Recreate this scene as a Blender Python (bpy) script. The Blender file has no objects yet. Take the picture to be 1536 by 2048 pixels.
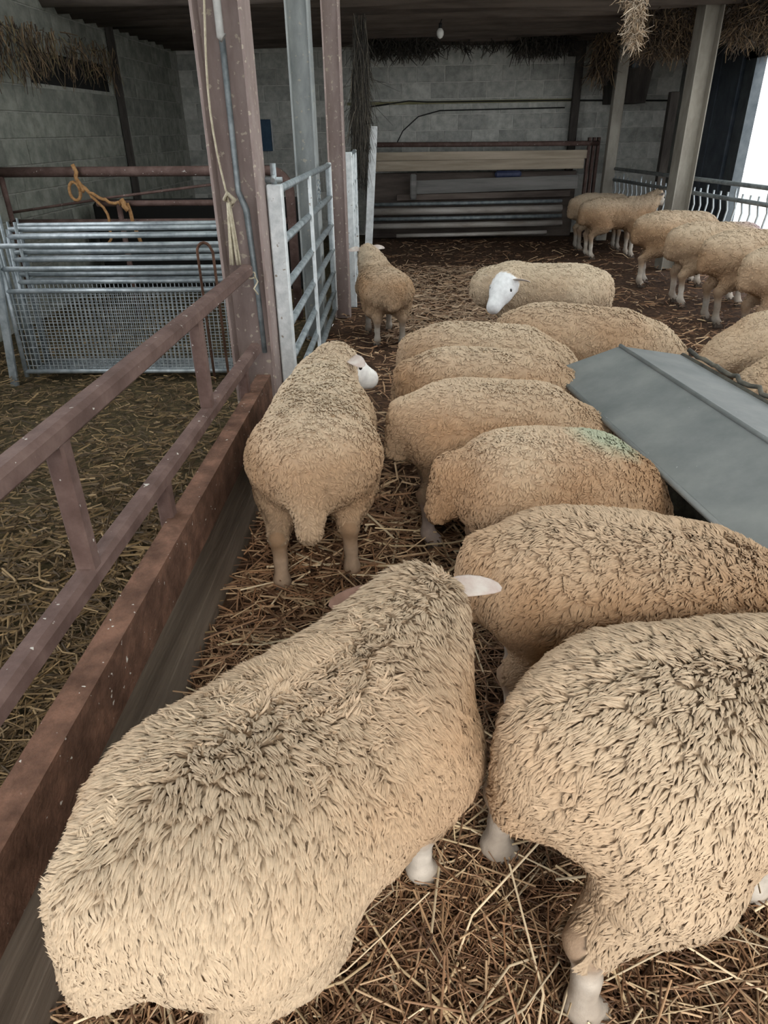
import bpy, math, random
import numpy as np
from mathutils import Vector, Matrix, kdtree
from math import radians, sin, cos, pi

S = bpy.context.scene
COL = S.collection
random.seed(7)
RNG = np.random.default_rng(11)

# ------------------------------------------------------------------ camera, sky, exposure
def make_camera():
    th, yaw, roll = radians(28.97), radians(2.3), radians(1.0)
    fwd = Vector((0, cos(th), -sin(th))); right = Vector((1, 0, 0)); up = right.cross(fwd)
    r2 = right * cos(roll) - up * sin(roll); u2 = up * cos(roll) + right * sin(roll)
    m = Matrix.Rotation(yaw, 3, 'Z')
    r2, u2, fwd = m @ r2, m @ u2, m @ fwd
    rot = Matrix((r2, u2, -fwd)).transposed()
    cam = bpy.data.cameras.new('camera')
    cam.sensor_fit = 'VERTICAL'; cam.sensor_height = 24.0
    cam.lens = 24.0 * 1380.0 / 2048.0
    cam.clip_start = 0.02
    o = bpy.data.objects.new('camera', cam); COL.objects.link(o)
    o.matrix_world = Matrix.Translation((0, 0, 1.6)) @ rot.to_4x4()
    S.camera = o
make_camera()

W = bpy.data.worlds.new('overcast_sky'); S.world = W
W.use_nodes = True
bg = W.node_tree.nodes['Background']
bg.inputs[0].default_value = (0.95, 0.97, 1.0, 1)
bg.inputs[1].default_value = 2.5
SUN = bpy.data.lights.new('hazy_sun', 'SUN')
SUN.energy = 2.3; SUN.angle = radians(26); SUN.color = (1.0, 0.91, 0.80)
so = bpy.data.objects.new('hazy_sun', SUN); COL.objects.link(so)
so.rotation_euler = Vector((-0.16, 0.80, -0.62)).to_track_quat('-Z', 'Y').to_euler()
S.view_settings.view_transform = 'Standard'
S.view_settings.look = 'None'
S.view_settings.gamma = 1.0
S.view_settings.use_curve_mapping = False
S.view_settings.exposure = 0.20
S.cycles.max_bounces = 6
S.cycles.diffuse_bounces = 4

# ------------------------------------------------------------------ helpers
def tag(o, label=None, cat=None, group=None, kind=None):
    if label: o['label'] = label
    if cat: o['category'] = cat
    if group: o['group'] = group
    if kind: o['kind'] = kind
    return o

def empty(name, loc=(0, 0, 0), rz=0.0, label=None, cat=None, group=None):
    o = bpy.data.objects.new(name, None); COL.objects.link(o)
    o.location = loc; o.rotation_euler = (0, 0, rz)
    return tag(o, label, cat, group)

def link_mesh(name, me, mat, parent=None):
    o = bpy.data.objects.new(name, me); COL.objects.link(o)
    if mat is not None and len(me.materials) == 0: me.materials.append(mat)
    if parent: o.parent = parent
    return o

def np_mesh(name, verts, faces, smooth=True, col=None):
    """verts (n,3), faces (m,k) one polygon size"""
    verts = np.ascontiguousarray(verts, dtype=np.float32); faces = np.ascontiguousarray(faces, dtype=np.int32)
    me = bpy.data.meshes.new(name)
    k = faces.shape[1]
    me.vertices.add(len(verts)); me.vertices.foreach_set('co', verts.ravel())
    me.loops.add(faces.size); me.loops.foreach_set('vertex_index', faces.ravel())
    me.polygons.add(len(faces))
    me.polygons.foreach_set('loop_start', np.arange(0, faces.size, k, dtype=np.int32))
    me.polygons.foreach_set('use_smooth', np.full(len(faces), smooth))
    me.update(calc_edges=True)
    if col is not None:
        a = me.color_attributes.new('col', 'FLOAT_COLOR', 'POINT')
        c4 = np.ones((len(verts), 4), dtype=np.float32); c4[:, :3] = col
        a.data.foreach_set('color', c4.ravel())
    return me

class MB:
    def __init__(self): self.v = []; self.f = []; self.sm = []
    def add(self, vs, fs, smooth=False):
        b = len(self.v); self.v += [tuple(x) for x in vs]
        self.f += [tuple(i + b for i in f) for f in fs]; self.sm += [smooth] * len(fs)
        return self
    def box(self, x0, x1, y0, y1, z0, z1, m=None, bev=0.0):
        """box with chamfered long edges when bev > 0"""
        if bev <= 0:
            vs = [Vector(p) for p in ((x0,y0,z0),(x1,y0,z0),(x1,y1,z0),(x0,y1,z0),(x0,y0,z1),(x1,y0,z1),(x1,y1,z1),(x0,y1,z1))]
            fs = [(0,3,2,1),(4,5,6,7),(0,1,5,4),(1,2,6,5),(2,3,7,6),(3,0,4,7)]
        else:
            b = bev; c = [(x0+x1)/2, (y0+y1)/2, (z0+z1)/2]; h = [(x1-x0)/2, (y1-y0)/2, (z1-z0)/2]
            vs = []; idx = {}
            for sx in (-1, 1):
                for sy in (-1, 1):
                    for sz in (-1, 1):
                        for ax in range(3):
                            s = (sx, sy, sz)
                            p = [c[i] + s[i] * (h[i] if i == ax else h[i] - b) for i in range(3)]
                            idx[(sx, sy, sz, ax)] = len(vs); vs.append(Vector(p))
            fs = []
            for ax in range(3):
                a1, a2 = [(1, 2), (2, 0), (0, 1)][ax]
                for s in (-1, 1):
                    q = []
                    for t1, t2 in ((-1,-1),(1,-1),(1,1),(-1,1)):
                        k = [0,0,0]; k[ax] = s; k[a1] = t1; k[a2] = t2
                        q.append(idx[(k[0],k[1],k[2],ax)])
                    fs.append(tuple(q if s > 0 else q[::-1]))
            for ax in range(3):   # edges parallel to ax
                a1, a2 = [(1, 2), (2, 0), (0, 1)][ax]
                for t1 in (-1, 1):
                    for t2 in (-1, 1):
                        def kk(s, face):
                            k = [0,0,0]; k[ax] = s; k[a1] = t1; k[a2] = t2
                            return idx[(k[0],k[1],k[2],face)]
                        q = [kk(-1,a1), kk(1,a1), kk(1,a2), kk(-1,a2)]
                        fs.append(tuple(q if t1*t2 < 0 else q[::-1]))
            for sx in (-1, 1):
                for sy in (-1, 1):
                    for sz in (-1, 1):
                        t = [idx[(sx,sy,sz,a)] for a in range(3)]
                        fs.append(tuple(t if sx*sy*sz > 0 else t[::-1]))
        if m is not None: vs = [m @ p for p in vs]
        return self.add(vs, fs)
    def bar(self, a, b, w, h, up=(0, 0, 1), bev=0.004):
        """rectangular bar from a to b: w across, h along up"""
        a, b = Vector(a), Vector(b); d = b - a; L = d.length; d.normalize()
        s = d.cross(Vector(up)).normalized(); u = s.cross(d)
        m = Matrix((s, d, u)).transposed().to_4x4(); m.translation = a
        return self.box(-w/2, w/2, 0, L, -h/2, h/2, m, bev)
    def tube(self, pts, r, n=8, cap=True, smooth=True):
        pts = [Vector(p) for p in pts]; rs = r if isinstance(r, (list, tuple)) else [r] * len(pts)
        vs = []; fs = []
        d = (pts[1] - pts[0]).normalized()
        u = d.orthogonal().normalized()
        for i, p in enumerate(pts):
            if i == 0: t = pts[1] - pts[0]
            elif i == len(pts) - 1: t = pts[-1] - pts[-2]
            else: t = (pts[i+1] - pts[i]).normalized() + (pts[i] - pts[i-1]).normalized()
            t.normalize(); u = (u - t * u.dot(t)).normalized(); w = t.cross(u)
            for k in range(n):
                a = 2 * pi * k / n
                vs.append(p + (u * cos(a) + w * sin(a)) * rs[i])
        for i in range(len(pts) - 1):
            for k in range(n):
                k2 = (k + 1) % n
                fs.append((i*n+k, i*n+k2, (i+1)*n+k2, (i+1)*n+k))
        self.add(vs, fs, smooth)
        if cap:
            b = len(self.v) - len(vs)
            self.f.append(tuple(b + k for k in range(n))[::-1]); self.sm.append(False)
            self.f.append(tuple(b + (len(pts)-1)*n + k for k in range(n))); self.sm.append(False)
        return self
    def prism(self, prof, a, b, up=(0, 0, 1)):
        """extrude closed profile (list of (s,u)) from a to b"""
        a, b = Vector(a), Vector(b); d = (b - a).normalized()
        s = d.cross(Vector(up)).normalized(); u = s.cross(d); n = len(prof)
        vs = [a + s*p + u*q for p, q in prof] + [b + s*p + u*q for p, q in prof]
        fs = [(i, (i+1) % n, n + (i+1) % n, n + i) for i in range(n)]
        fs += [tuple(range(n))[::-1], tuple(range(n, 2*n))]
        return self.add(vs, fs)
    def mesh(self, name='m'):
        me = bpy.data.meshes.new(name); me.from_pydata(self.v, [], self.f)
        me.polygons.foreach_set('use_smooth', self.sm); me.update(); return me
    def build(self, name, mat, parent=None):
        o = link_mesh(name, self.mesh(name), mat, parent)
        return o

def fix_normals(me):
    import bmesh
    b = bmesh.new(); b.from_mesh(me); bmesh.ops.recalc_face_normals(b, faces=b.faces); b.to_mesh(me); b.free()

# ------------------------------------------------------------------ materials
def mat(name, c1, c2=None, scale=6.0, rough=0.8, metal=0.0, bump=0.0, bscale=40.0, c3=None, spots=None, stretch=(1,1,1), rnd=0.0, lo=0.35, hi=0.65, spec=0.3):
    m = bpy.data.materials.new(name); m.use_nodes = True
    nt = m.node_tree; N = nt.nodes; L = nt.links
    p = N['Principled BSDF']; p.inputs['Roughness'].default_value = rough; p.inputs['Metallic'].default_value = metal
    p.inputs['Specular IOR Level'].default_value = spec
    tc = N.new('ShaderNodeTexCoord'); mp = N.new('ShaderNodeMapping'); mp.inputs['Scale'].default_value = stretch
    L.new(tc.outputs['Object'], mp.inputs['Vector'])
    vec = mp.outputs['Vector']
    if rnd > 0:
        oi = N.new('ShaderNodeObjectInfo'); add = N.new('ShaderNodeVectorMath'); add.operation = 'ADD'
        sc = N.new('ShaderNodeVectorMath'); sc.operation = 'SCALE'; sc.inputs['Scale'].default_value = 37.0
        cb = N.new('ShaderNodeCombineXYZ')
        for i in range(3): L.new(oi.outputs['Random'], cb.inputs[i])
        L.new(cb.outputs[0], sc.inputs[0]); L.new(vec, add.inputs[0]); L.new(sc.outputs[0], add.inputs[1]); vec = add.outputs[0]
    out = None
    if c2 is not None:
        nz = N.new('ShaderNodeTexNoise'); nz.inputs['Scale'].default_value = scale; nz.inputs['Detail'].default_value = 6; nz.inputs['Roughness'].default_value = 0.65
        L.new(vec, nz.inputs['Vector'])
        cr = N.new('ShaderNodeValToRGB'); cr.color_ramp.elements[0].position = lo; cr.color_ramp.elements[1].position = hi
        cr.color_ramp.elements[0].color = (*c1, 1); cr.color_ramp.elements[1].color = (*c2, 1)
        if c3 is not None:
            e = cr.color_ramp.elements.new((lo + hi) / 2); e.color = (*c3, 1)
        L.new(nz.outputs['Fac'], cr.inputs['Fac']); out = cr.outputs['Color']
    else:
        rgb = N.new('ShaderNodeRGB'); rgb.outputs[0].default_value = (*c1, 1); out = rgb.outputs[0]
    if rnd > 0:
        hs = N.new('ShaderNodeHueSaturation'); mr = N.new('ShaderNodeMapRange')
        mr.inputs['To Min'].default_value = 1 - rnd; mr.inputs['To Max'].default_value = 1 + rnd
        L.new(oi.outputs['Random'], mr.inputs['Value']); L.new(mr.outputs[0], hs.inputs['Value']); L.new(out, hs.inputs['Color']); out = hs.outputs[0]
    if spots is not None:   # droppings and flaked paint: (colour, scale, threshold)
        sc_, ss, th = spots
        n2 = N.new('ShaderNodeTexNoise'); n2.inputs['Scale'].default_value = ss; n2.inputs['Detail'].default_value = 3
        L.new(tc.outputs['Object'], n2.inputs['Vector'])
        r2 = N.new('ShaderNodeValToRGB'); r2.color_ramp.elements[0].position = th; r2.color_ramp.elements[1].position = th + 0.02
        L.new(n2.outputs['Fac'], r2.inputs['Fac'])
        mx = N.new('ShaderNodeMix'); mx.data_type = 'RGBA'; mx.inputs['B'].default_value = (*sc_, 1)
        L.new(r2.outputs['Color'], mx.inputs['Factor']); L.new(out, mx.inputs['A']); out = mx.outputs['Result']
    L.new(out, p.inputs['Base Color'])
    if bump > 0:
        nb = N.new('ShaderNodeTexNoise'); nb.inputs['Scale'].default_value = bscale; nb.inputs['Detail'].default_value = 5
        L.new(vec, nb.inputs['Vector'])
        bp = N.new('ShaderNodeBump'); bp.inputs['Strength'].default_value = bump; bp.inputs['Distance'].default_value = 0.01
        L.new(nb.outputs['Fac'], bp.inputs['Height']); L.new(bp.outputs['Normal'], p.inputs['Normal'])
    return m

def attr_mat(name, rough=0.9, bscale=500.0, bump=0.25, spec=0.1, vary=0.0, vscale=60.0, sheen=0.0):
    m = bpy.data.materials.new(name); m.use_nodes = True
    nt = m.node_tree; N = nt.nodes; L = nt.links
    p = N['Principled BSDF']; p.inputs['Roughness'].default_value = rough; p.inputs['Specular IOR Level'].default_value = spec
    p.inputs['Sheen Weight'].default_value = sheen
    a = N.new('ShaderNodeAttribute'); a.attribute_name = 'col'; out = a.outputs['Color']
    tc = N.new('ShaderNodeTexCoord')
    if vary > 0:
        nz = N.new('ShaderNodeTexNoise'); nz.inputs['Scale'].default_value = vscale; nz.inputs['Detail'].default_value = 4
        L.new(tc.outputs['Object'], nz.inputs['Vector'])
        mr = N.new('ShaderNodeMapRange'); mr.inputs['From Min'].default_value = 0.3; mr.inputs['From Max'].default_value = 0.7
        mr.inputs['To Min'].default_value = 1 - vary; mr.inputs['To Max'].default_value = 1 + vary
        hs = N.new('ShaderNodeHueSaturation'); L.new(nz.outputs['Fac'], mr.inputs['Value']); L.new(mr.outputs[0], hs.inputs['Value']); L.new(out, hs.inputs['Color']); out = hs.outputs[0]
    L.new(out, p.inputs['Base Color'])
    if bump > 0:
        nb = N.new('ShaderNodeTexNoise'); nb.inputs['Scale'].default_value = bscale; nb.inputs['Detail'].default_value = 2
        L.new(tc.outputs['Object'], nb.inputs['Vector'])
        bp = N.new('ShaderNodeBump'); bp.inputs['Strength'].default_value = bump; bp.inputs['Distance'].default_value = 0.004
        L.new(nb.outputs['Fac'], bp.inputs['Height']); L.new(bp.outputs['Normal'], p.inputs['Normal'])
    return m

M = {}
M['wool'] = attr_mat('fleece_wool', 0.95, 700, 0.2, 0.05, 0.10, 120)
M['hide'] = attr_mat('sheep_hide', 0.85, 300, 0.3, 0.15, 0.10, 40)
M['straw'] = attr_mat('straw_stalk', 0.6, 200, 0.0, 0.3)
M['hoof'] = mat('hoof_horn', (0.05,0.04,0.03), (0.12,0.09,0.07), 30)
M['eye'] = mat('eye_dark', (0.01,0.01,0.01), rough=0.15, spec=0.6)
M['ear'] = mat('ear_skin', (0.48,0.38,0.34), (0.62,0.57,0.52), 18, 0.8)
M['ear_shade'] = mat('ear_skin_shade', (0.15,0.085,0.06), (0.23,0.135,0.10), 18, 0.8)  # darker copy of the ear skin: shade painted into one ear
M['rust'] = mat('rusty_brown_paint', (0.09,0.054,0.044), (0.17,0.112,0.095), 9, 0.7, 0.0, 0.25, 60, c3=(0.125,0.078,0.066), spots=((0.55,0.53,0.48), 38, 0.70))
M['rust_bare'] = mat('rusted_steel_beam', (0.07,0.034,0.02), (0.19,0.10,0.065), 11, 0.85, 0.0, 0.4, 70, c3=(0.115,0.06,0.038), spots=((0.55,0.53,0.48), 45, 0.71))
M['column'] = mat('red_oxide_column', (0.22,0.165,0.148), (0.37,0.30,0.275), 5, 0.65, 0, 0.2, 50, c3=(0.29,0.225,0.205), spots=((0.48,0.41,0.33), 34, 0.64), stretch=(1,1,0.35))
M['column_grey'] = mat('grey_painted_column', (0.20,0.22,0.22), (0.38,0.40,0.39), 6, 0.6, 0, 0.2, 50, spots=((0.45,0.42,0.36), 26, 0.66), stretch=(1,1,0.35))
M['column_pale'] = mat('pale_dusty_column', (0.22,0.20,0.17), (0.36,0.34,0.29), 5, 0.75, 0, 0.2, 50, stretch=(1,1,0.4))
M['column_dark'] = mat('dark_timber_post', (0.035,0.03,0.027), (0.09,0.08,0.07), 7, 0.9, 0, 0.4, 40, stretch=(1,1,0.2))
M['galv'] = mat('galvanised_steel', (0.27,0.31,0.33), (0.50,0.55,0.57), 14, 0.42, 0.55, 0.1, 90)
M['galv_dull'] = mat('dull_galvanised_tube', (0.17,0.20,0.21), (0.34,0.38,0.395), 14, 0.5, 0.4, 0.1, 90)
M['galv_pale'] = mat('pale_galvanised_stile', (0.62,0.67,0.68), (0.85,0.89,0.90), 20, 0.45, 0.15, 0.1, 90, spots=((0.35,0.32,0.27), 24, 0.68))
M['sheet'] = mat('grey_steel_sheet', (0.135,0.152,0.15), (0.215,0.23,0.222), 3.2, 0.55, 0.1, 0.12, 25, c3=(0.175,0.19,0.187), spots=((0.36,0.38,0.36), 55, 0.745))
M['trough'] = mat('dirty_trough_steel', (0.05,0.05,0.045), (0.16,0.15,0.12), 12, 0.7, 0.3, 0.3, 60)
M['block'] = mat('concrete_block', (0.33,0.34,0.31), (0.54,0.545,0.50), 9, 0.95, 0, 0.5, 90, rnd=0.16)
M['mortar'] = mat('pale_mortar', (0.50,0.505,0.465), (0.66,0.66,0.61), 14, 0.95, 0, 0.5, 60)
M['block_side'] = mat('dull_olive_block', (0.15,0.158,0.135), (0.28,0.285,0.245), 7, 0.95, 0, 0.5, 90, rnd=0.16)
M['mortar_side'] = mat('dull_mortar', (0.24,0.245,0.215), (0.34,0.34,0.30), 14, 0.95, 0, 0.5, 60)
M['wallshell'] = mat('grey_rendered_wall', (0.16,0.165,0.15), (0.26,0.265,0.24), 3, 0.95, 0, 0.3, 40)
M['algae'] = mat('block_ledge_with_moss', (0.20,0.19,0.10), (0.30,0.28,0.16), 6, 0.95, 0, 0.4, 50)
M['timber'] = mat('old_timber_plank', (0.30,0.25,0.185), (0.52,0.445,0.345), 5, 0.85, 0, 0.35, 35, stretch=(0.12,1,1.5), rnd=0.12)
M['timber_grey'] = mat('grey_timber_plank', (0.12,0.12,0.112), (0.25,0.24,0.225), 5, 0.85, 0, 0.35, 35, stretch=(0.12,1,1.5), rnd=0.1)
M['timber_dark'] = mat('dark_loft_timber', (0.07,0.055,0.047), (0.17,0.14,0.118), 5, 0.95, 0, 0.5, 30, stretch=(0.15,1,1), rnd=0.2)
M['board'] = mat('grey_weathered_board', (0.10,0.078,0.058), (0.27,0.22,0.17), 6, 0.9, 0, 0.5, 45, stretch=(1,0.1,1))
M['pipe'] = mat('scrap_pipe', (0.32,0.28,0.24), (0.60,0.57,0.53), 5, 0.6, 0.25, 0.2, 40, stretch=(0.3,1,1), rnd=0.2)
M['floor'] = mat('trodden_bedding', (0.03,0.016,0.009), (0.13,0.07,0.038), 26, 1.0, 0, 1.0, 60, c3=(0.068,0.035,0.018))
M['floor_green'] = mat('trodden_old_hay', (0.028,0.021,0.009), (0.115,0.086,0.04), 26, 1.0, 0, 1.0, 60, c3=(0.06,0.046,0.02))
M['yard'] = mat('concrete_yard', (0.40,0.40,0.38), (0.55,0.55,0.52), 2, 0.95)
M['roof'] = mat('dark_roof_sheet', (0.06,0.06,0.06), (0.13,0.125,0.12), 2, 0.8, 0.2)
M['bluedoor'] = mat('dark_blue_steel_door', (0.045,0.06,0.08), (0.095,0.115,0.14), 4, 0.5, 0.2, 0.1, 30)
M['frame'] = mat('blue_grey_frame', (0.06,0.075,0.088), (0.11,0.13,0.145), 6, 0.5, 0.3)
M['rope'] = mat('orange_baler_twine', (0.30,0.15,0.055), (0.50,0.29,0.13), 40, 0.9, 0, 0.5, 200)
M['twine'] = mat('cream_twine', (0.48,0.42,0.30), (0.68,0.62,0.47), 40, 0.9, 0, 0.5, 200)
M['conduit'] = mat('grey_plastic_conduit', (0.45,0.45,0.43), (0.66,0.66,0.63), 8, 0.5)
M['cable'] = mat('black_cable', (0.015,0.015,0.015), rough=0.6)
M['bluesign'] = mat('blue_painted_sheet', (0.02,0.055,0.10), (0.04,0.09,0.15), 8, 0.5)
M['whitepaint'] = mat('white_painted_timber', (0.45,0.47,0.47), (0.68,0.70,0.70), 12, 0.7)
M['bulb'] = mat('white_glass_bulb', (0.75,0.75,0.70), rough=0.2, spec=0.5)
M['void'] = mat('dark_opening_shade', (0.012,0.012,0.011), rough=1.0)
M['bluebag'] = mat('blue_plastic_sack', (0.03,0.04,0.09), (0.07,0.085,0.16), 8, 0.5)

def fill_sheet_mat():
    m = bpy.data.materials.new('added_translucent_fill'); m.use_nodes = True
    nt = m.node_tree; nt.nodes.clear()
    o = nt.nodes.new('ShaderNodeOutputMaterial'); t = nt.nodes.new('ShaderNodeBsdfTranslucent')
    t.inputs['Color'].default_value = (0.82, 0.84, 0.82, 1); nt.links.new(t.outputs[0], o.inputs['Surface'])
    return m
M['fill_sheet'] = fill_sheet_mat()

# ------------------------------------------------------------------ room shell
XL, XR, YB, YF = -3.7, 4.3, 13.0, -2.6
def struct(name, mb, m, parent=None):
    o = mb.build(name, m, parent)
    o['kind'] = 'structure'
    return o

def smooth_noise(p, seed=0, f=1.0):
    """cheap vector noise: sum of rotated sines, about -1..1"""
    r = np.random.default_rng(seed); out = np.zeros(len(p))
    for k in range(5):
        d = r.normal(size=3); d /= np.linalg.norm(d)
        out += np.sin((p @ d) * f * (0.7 + 0.5 * k) * 6.0 + r.uniform(0, 6.28)) / (1 + 0.35 * k)
    return out / 2.4

def ground(name, x0, x1, y0, y1, step, amp, m, seed):
    nx, ny = int((x1-x0)/step)+1, int((y1-y0)/step)+1
    gx, gy = np.meshgrid(np.linspace(x0, x1, nx), np.linspace(y0, y1, ny), indexing='ij')
    p = np.stack([gx.ravel(), gy.ravel(), np.zeros(gx.size)], 1)
    p[:, 2] = amp * smooth_noise(p, seed, 1.0) + 0.6 * amp * smooth_noise(p, seed+1, 3.0) - amp
    i = np.arange(nx*ny).reshape(nx, ny)
    f = np.stack([i[:-1,:-1].ravel(), i[1:,:-1].ravel(), i[1:,1:].ravel(), i[:-1,1:].ravel()], 1)
    o = link_mesh(name, np_mesh(name, p, f), m)
    o['kind'] = 'structure'
    return o
ground('floor', -0.72, XR, YF, YB, 0.06, 0.012, M['floor'], 3)
ground('floor_side_pen', XL, -0.72, YF, YB, 0.08, 0.015, M['floor_green'], 5)
struct('floor_yard', MB().box(-25, 25, -30, YF, -0.1, -0.02).box(XR, 25, YF, 30, -0.1, -0.02).box(-25, XL-0.2, YF, 30, -0.1, -0.02), M['yard'])

wb = struct('wall_back', MB().box(XL-0.2, XR+0.2, YB, YB+0.2, -0.15, 4.6), M['mortar'])
wl = struct('wall_left', MB().box(XL-0.2, XL, YF, 5.9, -0.15, 1.3).box(XL-0.2, XL, 5.9, YB, -0.15, 4.6), M['mortar_side'])  # open upper part of the first stretch is added, out of view, to admit light
# blocks, one mesh shared; every block its own object
def block_mesh(L, H, D):
    return MB().box(-L/2, L/2, -D/2, D/2, -H/2, H/2, bev=0.006).mesh('block')
bm_full = block_mesh(0.44, 0.215, 0.05); bm_full.materials.append(M['block'])
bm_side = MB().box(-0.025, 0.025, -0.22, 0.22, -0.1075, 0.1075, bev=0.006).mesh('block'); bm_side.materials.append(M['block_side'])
def add_block(me, loc, parent):
    o = bpy.data.objects.new('block', me); COL.objects.link(o); o.location = loc; o.parent = parent
    return o
for c in range(13):
    z = 0.115 + c * 0.225
    x = XL + (0.22 if c % 2 else 0.445)
    while x < XR - 0.2:
        if z > 0.9 or x < -0.6:
            add_block(bm_full, (x + random.uniform(-.003,.003), YB + 0.016 + random.uniform(-.004,.003), z), wb)
        x += 0.45
for c in range(15):
    z = 0.115 + c * 0.225
    y = 6.55 + (0.0 if c % 2 else 0.225)
    while y < YB - 0.2:
        if not (7.75 < y < 9.95 and 2.02 < z < 2.42):
            add_block(bm_side, (XL - 0.016 + random.uniform(-.003,.004), y, z), wl)
        y += 0.45
# dark slot in the left wall
struct('window_1', MB().box(XL-0.15, XL+0.006, 7.85, 9.85, 2.06, 2.34), M['void'], wl)
MB().box(XL+0.03, XL+0.10, 10.0, 10.07, 0.0, 2.75).build('wall_pole', M['column_dark'], wl)
MB().box(-1.0, 2.6, YB-0.075, YB-0.03, 1.955, 1.995).build('mossy_ledge', M['algae'], wb)
# right wall with doorway; unseen extra width and open eaves added for fill light
wr = struct('wall_right', MB().box(XR, XR+0.05, YF, 1.6, -0.15, 3.3).box(XR, XR+0.05, 1.6, 10.2, 2.32, 3.3).box(XR, XR+0.05, 10.2, YB, -0.15, 4.6), M['wallshell'])
struct('wall_front', MB().box(XL, -1.3, YF-0.15, YF, 0, 4.6), M['wallshell'])
rl = ((-0.7, 0.3), (1.2, 2.2), (3.0, 4.0))       # unseen translucent roof sheets, added to bring fill light inside
roof_mb = MB().box(XL-0.2, XR+0.6, YF-0.9, 1.2, 4.6, 4.7).box(XL-0.2, XR+0.6, 8.2, YB+0.2, 4.6, 4.7)
xs = [XL-0.2] + [v for r_ in rl for v in r_] + [XR+0.6]
for k in range(0, len(xs), 2): roof_mb.box(xs[k], xs[k+1], 1.2, 8.2, 4.6, 4.7)
roof = struct('ceiling_roof', roof_mb, M['roof'])
for a_, b_ in rl:
    MB().box(a_-0.05, b_+0.05, 1.15, 8.25, 4.705, 4.71).build('added_fill_sheet', M['fill_sheet'], roof)
# loft over the far end: boards on round poles
loft = struct('ceiling', MB().box(XL, XR, 8.3, YB, 2.90, 2.96), M['timber_dark'])
for i in range(13):
    y = 8.42 + i * 0.36
    pts = [(XL + k * 1.0, y + random.uniform(-.02,.02), 2.81 + random.uniform(-.015,.015)) for k in range(9)]
    MB().tube(pts, [0.085 + random.uniform(-.012,.012) for _ in pts], 7).build('pole', M['timber_dark'], loft)
# steel door leaf and frame left of the doorway
d1 = empty('sliding_door', (XR-0.05, 11.6, 0), 0, 'dark blue steel sliding door beside the bright doorway', 'door')
for k in range(3):
    MB().box(-0.03, 0.03, -1.05 + k*0.68, -1.05 + k*0.68 + 0.66, 0.05, 2.5, bev=0.006).build('panel', M['bluedoor'], d1)
MB().bar((-0.05, -1.09, 0), (-0.05, -1.09, 2.6), 0.03, 0.05).build('edge_strip', M['galv_dull'], d1)
dj = struct('trim_1', MB().box(XR-0.07, XR+0.055, 10.15, 10.45, -0.1, 2.6).box(XR-0.07, XR+0.055, 1.5, 10.45, 2.30, 2.6), M['frame'])

# ------------------------------------------------------------------ sheep
def ell(p, c, r):
    q = p - np.array(c); r = np.array(r)
    k0 = np.linalg.norm(q / r, axis=1); k1 = np.linalg.norm(q / (r*r), axis=1)
    return k0 * (k0 - 1.0) / np.maximum(k1, 1e-6)
def cone(p, a, b, ra, rb):
    a = np.array(a); b = np.array(b); ab = b - a
    t = np.clip(((p - a) @ ab) / (ab @ ab), 0, 1)
    return np.linalg.norm(p - a - t[:, None] * ab, axis=1) - (ra + (rb - ra) * t)
def smin(a, b, k):
    h = np.maximum(k - np.abs(a - b), 0) / k
    return np.minimum(a, b) - h*h*k*0.25

def surface_nets(F, org, h):
    Sg = F < 0
    nx, ny, nz = F.shape
    corners = [(i, j, k) for i in (0,1) for j in (0,1) for k in (0,1)]
    cnt = sum(Sg[i:nx-1+i, j:ny-1+j, k:nz-1+k].astype(np.int8) for i, j, k in corners)
    act = (cnt > 0) & (cnt < 8)
    idx = np.full(act.shape, -1, np.int32); ijk = np.argwhere(act); idx[act] = np.arange(len(ijk))
    V = {c: F[ijk[:,0]+c[0], ijk[:,1]+c[1], ijk[:,2]+c[2]] for c in corners}
    pos = np.zeros((len(ijk), 3)); n = np.zeros(len(ijk))
    for a in corners:
        for ax in range(3):
            if a[ax] == 0:
                b = list(a); b[ax] = 1; b = tuple(b)
                va, vb = V[a], V[b]; cr = (va < 0) != (vb < 0)
                t = np.where(cr, va / np.where(cr, va - vb, 1), 0)
                pp = np.tile(np.array(a, float), (len(ijk), 1)); pp[:, ax] += t
                pos += pp * cr[:, None]; n += cr
    verts = (ijk + pos / n[:, None]) * h + org
    quads = []
    for ax in range(3):
        sl0 = [slice(None)]*3; sl1 = [slice(None)]*3; sl0[ax] = slice(0, -1); sl1[ax] = slice(1, None)
        A, B = Sg[tuple(sl0)], Sg[tuple(sl1)]
        e = np.argwhere(A != B); a1, a2 = (ax+1) % 3, (ax+2) % 3
        ok = (e[:,a1] > 0) & (e[:,a2] > 0) & (e[:,a1] < F.shape[a1]-1) & (e[:,a2] < F.shape[a2]-1); e = e[ok]
        def cell(d1, d2):
            q = e.copy(); q[:, a1] += d1; q[:, a2] += d2
            return idx[q[:,0], q[:,1], q[:,2]]
        q = np.stack([cell(-1,-1), cell(0,-1), cell(0,0), cell(-1,0)], 1)
        fl = ~A[e[:,0], e[:,1], e[:,2]]
        q[fl] = q[fl][:, ::-1]
        quads.append(q)
    return verts, np.concatenate(quads)

def unit(v): return v / np.maximum(np.linalg.norm(v, axis=-1, keepdims=True), 1e-9)

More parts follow.
